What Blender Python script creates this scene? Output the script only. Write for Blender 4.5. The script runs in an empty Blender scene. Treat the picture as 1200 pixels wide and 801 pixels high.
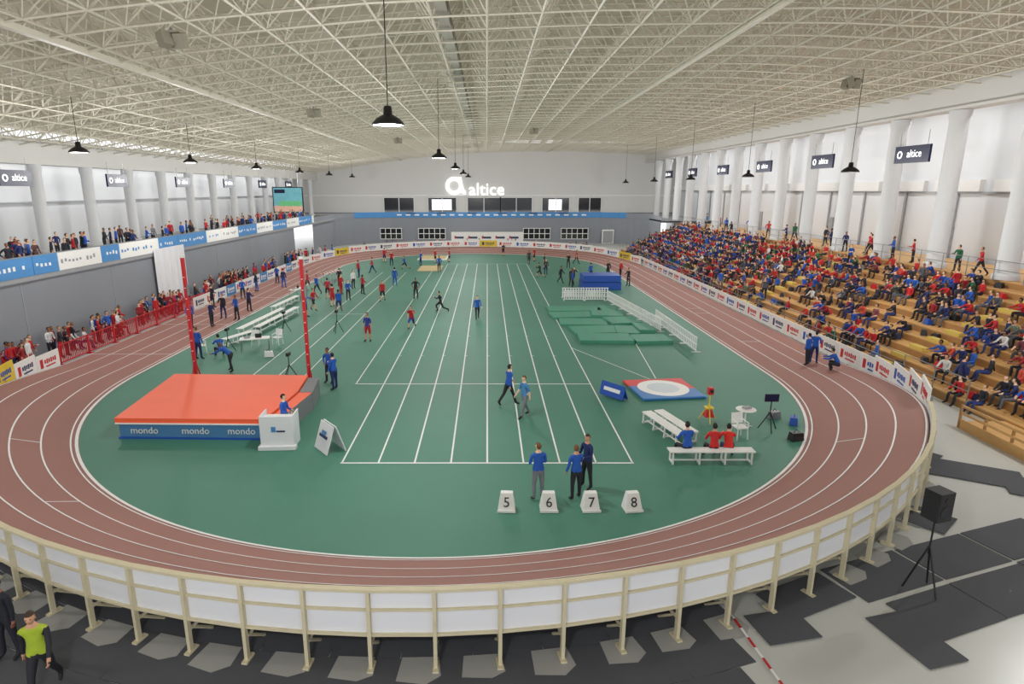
import bpy, bmesh, math, random
import numpy as np
from mathutils import Vector, Matrix
R=random.Random(11)
def S(r,g,b):
    f=lambda v:(v/255/12.92) if v/255<=.04045 else ((v/255+.055)/1.055)**2.4
    return (f(r),f(g),f(b))
# ---------------------------------------------------------------- materials
def mat(name,col,rough=.6,metal=0.0,var=.08,scale=3.0,emit=0.0,bump=0.0):
    m=bpy.data.materials.new(name); m.use_nodes=True
    nt=m.node_tree; b=nt.nodes['Principled BSDF']
    b.inputs['Roughness'].default_value=rough; b.inputs['Metallic'].default_value=metal
    tc=nt.nodes.new('ShaderNodeTexCoord'); nz=nt.nodes.new('ShaderNodeTexNoise')
    nz.inputs['Scale'].default_value=scale; nz.inputs['Detail'].default_value=4
    nt.links.new(tc.outputs['Object'],nz.inputs['Vector'])
    mx=nt.nodes.new('ShaderNodeMix'); mx.data_type='RGBA'
    mx.inputs[6].default_value=tuple(c*(1-var) for c in col)+(1,)
    mx.inputs[7].default_value=tuple(min(1,c*(1+var)) for c in col)+(1,)
    nt.links.new(nz.outputs['Fac'],mx.inputs[0]); nt.links.new(mx.outputs[2],b.inputs['Base Color'])
    if emit:
        b.inputs['Emission Color'].default_value=tuple(col)+(1,); b.inputs['Emission Strength'].default_value=emit
    if bump:
        bp=nt.nodes.new('ShaderNodeBump'); bp.inputs['Strength'].default_value=bump
        n2=nt.nodes.new('ShaderNodeTexNoise'); n2.inputs['Scale'].default_value=scale*20
        nt.links.new(tc.outputs['Object'],n2.inputs['Vector'])
        nt.links.new(n2.outputs['Fac'],bp.inputs['Height']); nt.links.new(bp.outputs['Normal'],b.inputs['Normal'])
    return m
M={}
M['green']=mat('green_rubber',S(69,127,108),.6,var=.12,scale=.3)
M['track']=mat('red_track_rubber',S(152,106,97),.75,var=.09,scale=.35,bump=.1)
M['line']=mat('white_line_paint',S(235,235,235),.6,var=.03)
M['floor']=mat('pale_concrete',S(196,198,194),.3,var=.08,scale=.4)
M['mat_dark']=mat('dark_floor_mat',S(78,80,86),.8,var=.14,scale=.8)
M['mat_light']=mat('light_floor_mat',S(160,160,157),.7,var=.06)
M['white']=mat('white_paint',S(236,236,234),.6,var=.02)
M['pillar']=mat('pillar_paint',S(208,209,211),.65,var=.03)
M['wallwhite']=mat('wall_white',S(202,203,205),.85,var=.03,scale=.3)
M['fascia']=mat('fascia_white',S(210,209,206),.8,var=.02,scale=.3)
M['wallfar']=mat('wall_far_plaster',S(210,209,206),.85,var=.03,scale=.3)
M['wallgrey']=mat('wall_grey',S(134,138,146),.8,var=.05,scale=.5)
M['deck']=mat('roof_deck',S(172,164,147),.9,var=.06,scale=.4,emit=.16)  # roof deck given its own glow to fill the hall with soft light
M['truss']=mat('truss_white',S(216,211,196),.55,var=.04)
M['panel']=mat('white_panel',S(226,227,232),.45,var=.03,scale=.8)
M['post']=mat('pale_timber',S(205,195,165),.6,var=.1,scale=4)
M['dark']=mat('dark_void',S(46,46,50),.8)
M['black']=mat('black_plastic',S(22,22,26),.45)
M['metal']=mat('grey_metal',S(150,152,156),.35,metal=.7)
M['blue']=mat('blue_vinyl',S(30,80,175),.5,var=.06)
M['navy']=mat('navy_sign',S(16,24,66),.3)
M['skyblue']=mat('sky_blue_banner',S(70,135,195),.6,var=.1)
M['red']=mat('red_paint',S(196,30,40),.45)
M['orange']=mat('orange_mat_vinyl',S(252,102,62),.55,var=.06,scale=1.2)
M['matblue']=mat('mat_side_blue',S(76,130,178),.55)
M['yellow']=mat('yellow_board',S(225,195,50),.5)
M['step']=mat('aisle_step_yellow',S(216,190,92),.5)
M['wood']=mat('bleacher_wood',S(208,162,102),.5,var=.14,scale=2.5)
M['woodd']=mat('bleacher_riser_wood',S(168,124,74),.55,var=.12,scale=2.5)
M['greenmat']=mat('green_pad',S(72,146,120),.6,var=.08)
M['greypad']=mat('grey_pad',S(120,124,128),.6)
M['sand']=mat('pit_sand',S(205,185,140),.9,var=.15)
M['glow']=mat('lamp_glow',(1,.97,.9),.5,emit=12)
M['glass']=mat('window_dark_glass',S(26,28,34),.12)
M['bright']=mat('daylight_window',S(235,240,245),.3,emit=.9)
M['sign_w']=mat('sign_white_letter',S(250,250,250),.4,emit=1.0)
M['screen']=mat('screen_picture',S(95,150,160),.3,var=.4,scale=1.5,emit=.6)
M['screen2']=mat('screen_picture_track',S(190,150,130),.3,var=.3,scale=2,emit=.6)
M['screen3']=mat('screen_picture_field',S(90,160,110),.3,var=.4,scale=2,emit=.6)
M['grey']=mat('mid_grey',S(150,152,156),.6)
M['catwalk']=mat('catwalk_grey',S(150,145,130),.7)
M['text']=mat('print_navy',S(40,50,95),.5)
def colmat(name,rough=.75):
    m=bpy.data.materials.new(name); m.use_nodes=True; nt=m.node_tree; b=nt.nodes['Principled BSDF']
    a=nt.nodes.new('ShaderNodeAttribute'); a.attribute_name='Col'
    tc=nt.nodes.new('ShaderNodeTexCoord'); nz=nt.nodes.new('ShaderNodeTexNoise'); nz.inputs['Scale'].default_value=9
    nt.links.new(tc.outputs['Object'],nz.inputs['Vector'])
    mr=nt.nodes.new('ShaderNodeMapRange'); mr.inputs[3].default_value=.8; mr.inputs[4].default_value=1.15
    nt.links.new(nz.outputs['Fac'],mr.inputs[0])
    vm=nt.nodes.new('ShaderNodeVectorMath'); vm.operation='SCALE'
    nt.links.new(a.outputs['Color'],vm.inputs[0]); nt.links.new(mr.outputs[0],vm.inputs['Scale'])
    nt.links.new(vm.outputs[0],b.inputs['Base Color']); b.inputs['Roughness'].default_value=rough
    return m
M['cloth']=colmat('clothing_and_skin')
# ---------------------------------------------------------------- mesh builder
COL=bpy.context.scene.collection
class MB:
    def __init__(s): s.v=[];s.f=[];s.m=[];s.names=[]
    def mi(s,k):
        if k not in s.names: s.names.append(k)
        return s.names.index(k)
    def face(s,pts,k):
        b=len(s.v); s.v+= [tuple(p) for p in pts]; s.f.append(tuple(range(b,b+len(pts)))); s.m.append(s.mi(k))
    def box(s,c,d,k,rz=0.0,rx=0.0,taper=1.0):
        b=len(s.v); rot=Matrix.Rotation(rz,3,'Z')@Matrix.Rotation(rx,3,'X'); c=Vector(c)
        for z in(-.5,.5):
            t=taper if z>0 else 1
            for x,y in((-.5,-.5),(.5,-.5),(.5,.5),(-.5,.5)):
                s.v.append(tuple(c+rot@Vector((x*d[0]*t,y*d[1]*t,z*d[2]))))
        i=s.mi(k)
        for f in((3,2,1,0),(4,5,6,7),(0,1,5,4),(1,2,6,5),(2,3,7,6),(3,0,4,7)):
            s.f.append(tuple(b+j for j in f)); s.m.append(i)
    def tube(s,p,q,r,k,n=6,r2=None,cap=True):
        p=Vector(p);q=Vector(q);d=(q-p)
        if d.length<1e-6:return
        d.normalize(); a=Vector((0,0,1)) if abs(d.z)<.9 else Vector((1,0,0))
        u=d.cross(a).normalized(); w=d.cross(u); b=len(s.v); r2=r if r2 is None else r2
        for c,rr in((p,r),(q,r2)):
            for i in range(n):
                t=2*math.pi*i/n; s.v.append(tuple(c+u*math.cos(t)*rr+w*math.sin(t)*rr))
        mi=s.mi(k)
        for i in range(n):
            j=(i+1)%n; s.f.append((b+i,b+j,b+n+j,b+n+i)); s.m.append(mi)
        if cap and n>3:
            s.f.append(tuple(b+i for i in range(n))[::-1]); s.m.append(mi)
            s.f.append(tuple(b+n+i for i in range(n))); s.m.append(mi)
    def path(s,pts,r,k,n=6):
        for a,b in zip(pts,pts[1:]): s.tube(a,b,r,k,n)
    def lathe(s,c,prof,k,n=20):
        b=len(s.v); mi=s.mi(k)
        for r,z in prof:
            for i in range(n):
                t=2*math.pi*i/n; s.v.append((c[0]+r*math.cos(t),c[1]+r*math.sin(t),c[2]+z))
        for a in range(len(prof)-1):
            for i in range(n):
                j=(i+1)%n; s.f.append((b+a*n+i,b+a*n+j,b+(a+1)*n+j,b+(a+1)*n+i)); s.m.append(mi)
    def build(s,name,loc=(0,0,0),rz=0.0,bevel=0.0,smooth=False):
        me=bpy.data.meshes.new(name); me.from_pydata(s.v,[],s.f)
        for k in s.names: me.materials.append(M[k])
        me.polygons.foreach_set('material_index',s.m)
        if smooth: me.polygons.foreach_set('use_smooth',[True]*len(s.f))
        me.update(); o=bpy.data.objects.new(name,me); COL.objects.link(o); o.location=loc; o.rotation_euler=(0,0,rz)
        if bevel:
            md=o.modifiers.new('bevel','BEVEL'); md.width=bevel; md.segments=2; md.limit_method='ANGLE'
        return o
def text(mb,body,size,M4,k,ext=.01):
    cu=bpy.data.curves.new('t','FONT'); cu.body=body; cu.size=size; cu.extrude=ext; cu.align_x='CENTER'; cu.align_y='CENTER'; cu.resolution_u=3
    o=bpy.data.objects.new('t',cu); COL.objects.link(o)
    me=bpy.data.meshes.new_from_object(o.evaluated_get(bpy.context.evaluated_depsgraph_get()))
    b=len(mb.v); mi=mb.mi(k)
    for v in me.vertices: mb.v.append(tuple(M4@v.co))
    for p in me.polygons: mb.f.append(tuple(b+i for i in p.vertices)); mb.m.append(mi)
    bpy.data.objects.remove(o); bpy.data.meshes.remove(me); bpy.data.curves.remove(cu)
def frame(pos,xdir,up=(0,0,1)):
    x=Vector(xdir).normalized(); y=Vector(up).normalized(); z=x.cross(y)
    return Matrix(((x[0],y[0],z[0],pos[0]),(x[1],y[1],z[1],pos[1]),(x[2],y[2],z[2],pos[2]),(0,0,0,1)))
# ================================================================ ROOM SHELL
def interp(x,tab):
    if x<=tab[0][0]: return tab[0][1]
    for (a,b),(c,d) in zip(tab,tab[1:]):
        if x<=c: return b+(d-b)*(x-a)/(c-a)
    return tab[-1][1]
def zceil(x): return interp(x,[(-34,11.2),(-28,12.3),(-20,13.5),(-12,14.5),(-4,15.2),(4,15.5),(14,15.6),(24,15.2),(34,14.5)])
mb=MB(); mb.box((0,53,-.1),(72,136,.2),'floor'); mb.build('floor')
# ceiling deck
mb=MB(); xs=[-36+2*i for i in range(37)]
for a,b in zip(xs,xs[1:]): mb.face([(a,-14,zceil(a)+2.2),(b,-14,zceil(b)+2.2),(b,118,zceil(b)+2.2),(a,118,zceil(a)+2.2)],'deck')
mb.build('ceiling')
# space frame
mb=MB(); g=2.1; nx=32; ny=58
def nb(i,j): x=-33.6+g*i; return (x,-6+g*j,zceil(x))
def ntp(i,j): x=-33.6+g*(i+.5); return (x,-6+g*(j+.5),zceil(x)+1.6)
for i in range(nx+1):
    for j in range(ny):
        p=nb(i,j)
        if i<nx: mb.tube(p,nb(i+1,j),.05,'truss',4,cap=False)
        if j<ny-1: mb.tube(p,nb(i,j+1),.05,'truss',4,cap=False)
        if i<nx and j<ny-1:
            t=ntp(i,j)
            if i<nx-1: mb.tube(t,ntp(i+1,j),.045,'truss',3)
            if j<ny-2: mb.tube(t,ntp(i,j+1),.045,'truss',3)
            for q in(p,nb(i+1,j),nb(i,j+1),nb(i+1,j+1)): mb.tube(t,q,.032,'truss',3)
mb.build('ceiling_space_frame')
mb=MB()
for x,w,k in((10.8,.26,'truss'),(-15.4,.26,'truss')):
    mb.box((x,54,zceil(x)-.02),(w,124,.22),k)
mb.build('roof_girders')
mb=MB()
mb.box((-1.7,54,zceil(-1.7)+.12),(.42,124,.06),'catwalk')
for s in(-.22,.22): mb.box((-1.7+s,54,zceil(-1.7)+.5),(.04,124,.05),'catwalk')
for j in range(58): mb.box((-1.7,-6+2.1*j,zceil(-1.7)+.3),(.48,.05,.42),'catwalk')
mb.build('ceiling_catwalk')
# walls
mb=MB()
mb.box((-34.2,56,8.6),(.3,126,8.2),'wallwhite')
mb.box((-34,56,8.0),(.25,124,.12),'grey')
mb.build('wall_left')
mb=MB(); mb.box((-24.65,41,2.1),(.3,76,4.2),'wallgrey')
for j in range(9): mb.box((-24.49,8+8*j,2.1),(.02,.06,4.1),'grey')
mb.build('wall_left_lower')
mb=MB(); mb.box((-29.2,52,4.35),(9.6,122,.3),'grey'); mb.build('gallery_floor')
mb=MB(); mb.box((34.2,56,8.0),(.3,126,16),'wallwhite')
for j in range(20): mb.box((33.9,12+5.6*j,9.2),(.35,4.4,.8),'fascia'); mb.box((33.95,12+5.6*j,6.3),(.1,.2,5),'grey')
for j in range(4): mb.box((34.0,30+16*j,5.2),(.1,1.1,2.2),'grey')
mb.box((33.98,56,8.72),(.1,124,.14),'grey')
mb.build('wall_right')
mb=MB(); mb.box((-31,52,11.35),(.5,126,1.3),'fascia'); mb.box((-31,52,10.65),(.9,126,.14),'fascia'); mb.build('trim_1')
mb=MB(); mb.box((28.8,52,14.5),(.5,126,1.5),'fascia'); mb.box((28.8,52,13.7),(1.1,126,.16),'fascia'); mb.build('trim_2')
mb=MB(); mb.box((0,115.2,10),(69,.3,14),'wallfar'); 
mb.box((0,115,7.9),(69,.2,.15),'white'); mb.box((0,115,4.75),(69,.2,.25),'wallgrey')
mb.build('wall_far')
# lower far wall with rounded corners
mb=MB(); poly=[(-24.65,88)]
for i in range(9):
    t=math.pi-(math.pi/2)*i/8; poly.append((-16.5+8.1*math.cos(t),99+8.1*math.sin(t)))
for i in range(9):
    t=math.pi/2-(math.pi/2)*i/8; poly.append((17.5+8.1*math.cos(t),99+8.1*math.sin(t)))
poly.append((25.6,92))
for a,b in zip(poly,poly[1:]):
    mb.face([(a[0],a[1],0),(b[0],b[1],0),(b[0],b[1],4.5),(a[0],a[1],4.5)],'wallgrey')
mb.build('wall_far_lower')
mb=MB(); mb.face([(p[0],p[1],4.46) for p in poly]+[(34,92,4.46),(34,115,4.46),(-34,115,4.46),(-34,88,4.46)],'grey'); mb.build('gallery_floor')
mb=MB()
for i,(a,b) in enumerate(zip(poly,poly[1:])):
    if 5<=i<=13: mb.face([(a[0],a[1]-.12,4.3),(b[0],b[1]-.12,4.3),(b[0],b[1]-.12,5.2),(a[0],a[1]-.12,5.2)],'skyblue')
    else: mb.face([(a[0],a[1]-.12,4.3),(b[0],b[1]-.12,4.3),(b[0],b[1]-.12,5.1),(a[0],a[1]-.12,5.1)],'wallgrey')
for i in range(22): mb.box((-15+1.5*i,106.95,4.75),(.8,.02,.22),'white')
for i in range(6): mb.box((-13+5.2*i,106.95,5.0),(1.6,.02,.16),'text')
mb.build('balcony_banner')
# dark windows on the far upper wall
n=0
for i in range(6):
    n+=1; cx=[-16.1,-8.2,-.6,5.3,12.5,18.7][i]
    mb=MB(); w=[5.5,5.2,6.0,5.8,5.0,4.2][i]
    mb.box((cx,114.95,6.2),(w,.1,2.6),'glass')
    for s in(-.5,0,.5): mb.box((cx+s*w,114.88,6.2),(.12,.12,2.7),'white')
    mb.box((cx,114.88,7.55),(w+.2,.12,.12),'white')
    if i in(1,4): mb.box((cx-.1,114.87,6.25),(3.6 if i==1 else 2.4,.04,1.9),'bright')
    mb.build('window_%d'%n)
for cx in(-17,-9.5,8.5,15):
    n+=1; mb=MB(); y=106.95
    mb.box((cx,y,1.6),(4.6,.1,1.7),'glass')
    for j in range(6): mb.box((cx-2.3+.92*j,y-.06,1.6),(.1,.08,1.8),'white')
    for z in(.7,1.6,2.5): mb.box((cx,y-.06,z),(4.8,.08,.1),'white')
    mb.build('window_%d'%n)
mb=MB(); mb.box((20.5,105.7,1.2),(2,.1,2.3),'white'); mb.box((20.5,105.62,1.15),(1.7,.06,2.0),'grey'); mb.build('door_1')
# dark sheet painted in for the shade inside the left opening
mb=MB(); mb.box((-27.5,81,2.1),(.2,13,4.2),'dark'); mb.build('tunnel_opening')
# end wall behind the viewpoint: unglazed frame, left open to let world light in
mb=MB()
for i in range(18): mb.box((-34+4*i,-9,8),(.2,.2,16),'white')
for z in(4,8,12,15.8): mb.box((0,-9,z),(69,.2,.2),'white')
mb.build('window_screen_frame')
# pillars
def pillar(x,y,r,z0,z1):
    mb=MB(); mb.lathe((0,0,0),[(r*1.25,0),(r*1.25,.25),(r,.35),(r,z1-z0-.6),(r*1.15,z1-z0-.35),(r*1.15,z1-z0)],'pillar',20)
    o=mb.build('pillar',(x,y,z0)); 
    for p in o.data.polygons: p.use_smooth=abs(p.normal.z)<.5
for i in range(-5,13): pillar(-31,43.6+5.59*i,.40,4.5,10.6)
for i in range(-4,13): pillar(28.8,39.6+5.6*i,.52,4.09,13.6)
# hanging signs
def sign(x,y,z,L,h,side):
    mb=MB(); mb.box((0,0,0),(.14,L,h),'navy')
    for s in(-.4,.4): mb.tube((0,s*L,h/2),(0,s*L,h/2+.9),.02,'metal')
    d=(0,-1,0) if side>0 else (0,1,0)
    fx=-.075*side
    text(mb,'altice',h*.62,frame((fx,-side*.28*1.0,0.02),d),'sign_w')
    for i in range(16):
        t0=2*math.pi*i/16;t1=2*math.pi*(i+1)/16; r=h*.19; cy=side*L*.34
        mb.tube((fx,cy+r*math.cos(t0),r*math.sin(t0)),(fx,cy+r*math.cos(t1),r*math.sin(t1)),h*.045,'sign_w',5)
    mb.build('hanging_sign',(x,y,z))
for i in range(-1,6): sign(-30.3,40.8+11.18*i,9.65,2.8,1.0,-1)
for i in range(-1,6): sign(28.1,42.4+11.2*i,11.2,3.4,1.1,1)
# big illuminated logo on far wall
mb=MB()
text(mb,'altice',3.1,frame((-.1,114.9,8.9),(1,0,0)),'sign_w',.05)
cx,cz,r=-6.0,9.6,1.25
for i in range(28):
    t0=2*math.pi*i/28;t1=2*math.pi*(i+1)/28
    mb.tube((cx+r*math.cos(t0),114.9,cz+r*math.sin(t0)),(cx+r*math.cos(t1),114.9,cz+r*math.sin(t1)),.36,'sign_w',6)
mb.path([(cx+1.0,114.9,cz+1.5),(cx+1.25,114.9,cz),(cx+1.7,114.9,cz-1.2),(cx+2.1,114.9,cz-1.2)],.34,'sign_w')
mb.build('illuminated_wall_logo')
mb=MB(); mb.box((0,0,0),(4.3,.25,3.6),'black'); mb.box((0,-.14,0),(4.05,.04,3.35),'screen'); mb.box((0,-.17,-1.2),(4.0,.02,.8),'screen2'); mb.box((.3,-.175,-.5),(3.2,.02,.7),'screen3'); mb.box((-1.1,-.18,1.2),(1.5,.02,.5),'navy')
for s in(-1.5,1.5): mb.tube((s,0,1.8),(s,0,4.3),.04,'metal')
mb.build('video_scoreboard',(-28.4,90,7.5))
# pendant lamps
def lamp(x,y,z,power):
    mb=MB()
    mb.lathe((0,0,0),[(.46,-.02),(.48,.0),(.45,.06),(.34,.17),(.2,.25),(.13,.29),(.12,.48),(.09,.52),(.0,.53)],'black',24)
    mb.lathe((0,0,0),[(0,.03),(.40,.03),(.44,.0)],'glow',24)
    mb.tube((0,0,.5),(0,0,zceil(x)-z),.016,'black',5)
    o=mb.build('pendant_lamp',(x,y,z),smooth=True)
    l=bpy.data.lights.new('bulb','POINT'); l.energy=power; l.shadow_soft_size=.4; l.color=(1,.99,.97)
    lo=bpy.data.objects.new('bulb',l); lo.location=(0,0,-.45); COL.objects.link(lo); lo.parent=o
for y in(-.5,19.0,38.5,58,77.5,97): lamp(-2.9,y,10.77,1600 if y>0 else 1800)  # lamp nearest the camera is out of view, added to brighten the near floor
for y in(12,32.4,44.4,57,70,83,97): lamp(-20.6,y,10.75,1100)  # first one unseen, put in for more light on the near track
for y in(19,36,50,64,78,94): lamp(20.5,y,9.9,1300)  # first one unseen as well, added for near light
# ceiling loudspeakers
for x,y in((-11.3,24),(7.6,21),(-12,45),(21,38),(5,70),(-10,72)):
    mb=MB(); z=zceil(x)
    for a in(0,2.1,4.2): mb.box((.3*math.cos(a),.3*math.sin(a),-.45),(.38,.34,.5),'catwalk',rz=a,rx=.3)
    mb.tube((0,0,-.3),(0,0,.0),.05,'metal'); mb.box((0,0,-.2),(.6,.6,.06),'catwalk')
    mb.build('ceiling_loudspeaker',(x,y,z))
# ================================================================ TRACK
CX,RI,YN,YF,HB=-1.7,15.6,29.2,72.9,1.5
def sm(t): t=max(0,min(1,t)); return t*t*(3-2*t)
stations=[]
def bank(d): return sm((d+3)/13.0)
Ls=YF-YN
for i in range(45):
    y=YF-Ls*i/45; d=max(YN-y,y-YF); stations.append((CX+RI,y,1,0,bank(d),'R'))
for i in range(90):
    a=math.pi*i/90; d=RI*min(a,math.pi-a); stations.append((CX+RI*math.cos(a),YN-RI*math.sin(a),math.cos(a),-math.sin(a),bank(d),'N'))
for i in range(45):
    y=YN+Ls*i/45; d=max(YN-y,y-YF); stations.append((CX-RI,y,-1,0,bank(d),'L'))
for i in range(90):
    a=math.pi*i/90; d=RI*min(a,math.pi-a); stations.append((CX-RI*math.cos(a),YF+RI*math.sin(a),-math.cos(a),math.sin(a),bank(d),'F'))
NS=len(stations)
def sec(i,u,dz=0.0,dn=0.0):
    x,y,nx_,ny_,b,_=stations[i%NS]; w=4.9-1.35*b; d=w*u+dn
    return (x+nx_*d,y+ny_*d,.02+HB*(b if y<50 else .45*b)*max(0,min(u,1))**1.12+dz)
mb=MB()
US=[0,.06,.25,.5,.75,1]
for i in range(NS):
    for a,b in zip(US,US[1:]): mb.face([sec(i,a),sec(i,b),sec(i+1,b),sec(i+1,a)],'track')
o=mb.build('running_track')
bm=bmesh.new(); bm.from_mesh(o.data); bmesh.ops.remove_doubles(bm,verts=bm.verts,dist=.001); bm.to_mesh(o.data); bm.free()
for p in o.data.polygons: p.use_smooth=True
mb=MB()
for u,w in((0.005,.10),(.06,.05),(.29,.05),(.52,.05),(.75,.05),(.975,.05)):
    for i in range(NS):
        W_=4.9-1.35*stations[i][4]; W2=4.9-1.35*stations[(i+1)%NS][4]
        mb.face([sec(i,u,.012),sec(i,u+w/W_,.012),sec(i+1,u+w/W2,.012),sec(i+1,u,.012)],'line')
def cross(y,side,u0=0,u1=1,w=.05):
    st=min((s for s in range(NS) if stations[s][5]==side),key=lambda s:abs(stations[s][1]-y))
    a=sec(st,u0,.014);b=sec(st,u1,.014); mb.face([(a[0],a[1],a[2]),(b[0],b[1],b[2]),(b[0],b[1]+w,b[2]),(a[0],a[1]+w,a[2])],'line')
for y in(33,41,43.5,52,60): cross(y,'L',.06,.98)
for y in(36,45,47,58): cross(y,'R',.29,.52)
for st in(118,108,62):
    a,b=sec(st,.29,.014),sec(st,.52,.014); x,y,n1,n2,_,_=stations[st]; t=Vector((-n2,n1,0))*.05
    mb.face([a,b,tuple(Vector(b)+t),tuple(Vector(a)+t)],'line')
mb.build('track_lane_lines')
# infield
mb=MB(); mb.face([(s[0],s[1],.015) for s in stations][::-1],'green'); mb.build('infield_floor')
mb=MB()
z=.026
def ln(a,b,w=.05):
    a=Vector((a[0],a[1],z));b=Vector((b[0],b[1],z)); d=(b-a).normalized(); n_=Vector((-d.y,d.x,0))*w/2
    mb.face([a-n_,a+n_,b+n_,b-n_],'line')
for i in range(9): ln((-4.88+1.22*i,19.05),(-4.88+1.22*i,76),.06)
ln((-6.2,27.7),(-6.2,76),.05)
ln((-4.93,19.05),(4.93,19.05),.09); ln((-6.25,27.7),(4.9,27.7),.09); ln((-4.9,76),(4.9,76),.07)
for x in(-11.6,-10.3,-9.0): ln((x,29),(x,68))
ln((4.9,34.5),(8.0,28.2)); ln((8.9,36),(8.2,28.6)); ln((-9,44.5),(-11.6,44.5))
for i in range(8):
    for y in(32.8,37.5,46.5,54.7,63): 
        x=-4.88+1.22*i; ln((x+.02,y),(x+.14,y),.05)
mb.build('sprint_lane_lines')
# ---- near banked-bend barrier
outer=[]; 
for i in range(NS):
    if stations[i][5]=='N' and stations[i][4]>.72: outer.append(Vector(sec(i,1,0,.06)))
def resample(pts,step):
    out=[pts[0].copy()]; acc=0; cur=pts[0]
    for p in pts[1:]:
        seg=(p-cur); L=seg.length
        while acc+L>=step:
            t=(step-acc)/L; cur=cur+(p-cur)*t; out.append(cur.copy()); L=(p-cur).length; acc=0
        acc+=L; cur=p
    return out
rp=resample(outer,1.23)
mb=MB(); C=Vector((CX,YN,0))
for a,b in zip(rp,rp[1:]):
    zt=(a.z+b.z)/2+.2; d=(b-a); d.z=0; L=d.length; ang=math.atan2(d.y,d.x); m_=(a+b)/2
    mb.box((m_.x,m_.y,zt-.49),(L,.035,.96),'panel',rz=ang)
    n_=Vector((m_.x-CX,m_.y-YN,0)).normalized(); q=m_+n_*.045
    mb.box((q.x,q.y,zt+.01),(L,.12,.06),'post',rz=ang)
    mb.box((q.x,q.y,zt-.42),(L,.05,.045),'post',rz=ang)
    mb.box((q.x,q.y,zt-.96),(L,.06,.05),'post',rz=ang)
    q2=m_-n_*.9; hh=.6*m_.z; mb.box((q2.x,q2.y,hh/2+.02),(L*1.02,.05,hh),'dark',rz=ang)  # dark sheet standing for the shade under the banked track
for p in rp:
    n_=Vector((p.x-CX,p.y-YN,0)).normalized(); a=math.atan2(n_.y,n_.x)+math.pi/2; q=p+n_*.07
    mb.box((q.x,q.y,(p.z+.22)/2),(.07,.10,p.z+.22),'post',rz=a)
    q=p+n_*.05; mb.box((q.x,q.y,.03),(.12,.3,.06),'post',rz=a)
    mb.tube((p.x,p.y,.55),tuple(Vector((p.x,p.y,.06))-n_*.6),.035,'post',5)
    mb.tube((p.x,p.y,.5),tuple(Vector((p.x,p.y,.5))-n_*.9),.035,'post',5)
mb.build('banked_bend_barrier')
# ---- advertising boards
def boards(name,pts,step,h,cols,gap=.03,inward=None):
    rp=resample([Vector(p) for p in pts],step); mb=MB()
    for i,(a,b) in enumerate(zip(rp,rp[1:])):
        d=b-a; L=math.hypot(d.x,d.y)-gap; ang=math.atan2(d.y,d.x); m_=(a+b)/2; k=cols[i%len(cols)]
        zb=min(a.z,b.z)
        mb.box((m_.x,m_.y,zb+h/2+.03),(L,.06,h),k,rz=ang)
        n_=Vector((-math.sin(ang),math.cos(ang),0))
        if (Vector(inward)-m_).dot(n_)<0: n_=-n_
        e=Vector((math.cos(ang),math.sin(ang),0)); f=.034
        ink=['text','red','blue'][i%3] if k!='skyblue' else 'white'
        def patch(s,zz,w,hh,kk):
            q=m_+n_*f+e*s*L; mb.box((q.x,q.y,zb+zz*h+.03),(w*L,.012,hh*h),kk,rz=ang)
        if k in('white','skyblue','yellow','blue'):
            if k=='blue': ink='white'
            patch(-.3,.5,.12,.5,'red' if k=='white' and i%2 else ink)
            for j,s in enumerate((-.14,-.05,.04,.13,.22,.31)): patch(s,.56,.06,.26 if j%2 else .2,ink)
            patch(.08,.28,.42,.08,ink)
        q=m_-n_*.12; mb.box((q.x,q.y,zb+.2),(.06,.3,.4),'metal',rz=ang)
    return mb.build(name)
XO=CX+RI+4.9; XL=CX-RI-4.9
inn=(CX,50,0)
ptsR=[(XO+.1,76,0.02)]+[(XO+.1,y,.02) for y in range(74,27,-2)]
for i in range(NS):
    s=stations[i]
    if s[5]=='N' and s[4]<=.93 and s[0]>CX: ptsR.append(tuple(sec(i,1,0,.1)))
boards('advertising_boards_right',ptsR,2.0,.92,['white','white','white','white','white','white','white'],inward=inn)
ptsL=[]
for i in range(NS):
    s=stations[i]
    if s[5]=='N' and s[4]<=.80 and s[0]<CX: ptsL.append(tuple(sec(i,1,0,.1)))
ptsL+=[(XL-.1,YN+.5,.02),(XL-.1,31.0,.02)]
boards('advertising_boards_left',ptsL,1.9,.9,['white','white','yellow','white','white','white'],inward=inn)
boards('advertising_boards_left',[(XL-.1,46,.02),(XL-.1,76,.02)],2.0,.9,['white','white','white','skyblue'],inward=inn)
ptsF=[tuple(sec(i,1,0,.1)) for i in range(NS) if stations[i][5]=='F']
boards('advertising_boards_far',ptsF,2.6,.9,['white','white','white','yellow','white','white','white','white','white'],inward=(CX,70,0))
mb=MB()
for i in range(NS):
    if stations[i][4]>.01 and stations[i][5]!='N' or (stations[i][5]=='N' and .01<stations[i][4]<.8):
        a=sec(i,1);b=sec(i+1,1); mb.face([(a[0],a[1],0),(b[0],b[1],0),b,a],'panel')
mb.build('bank_outer_skirt')
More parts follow.
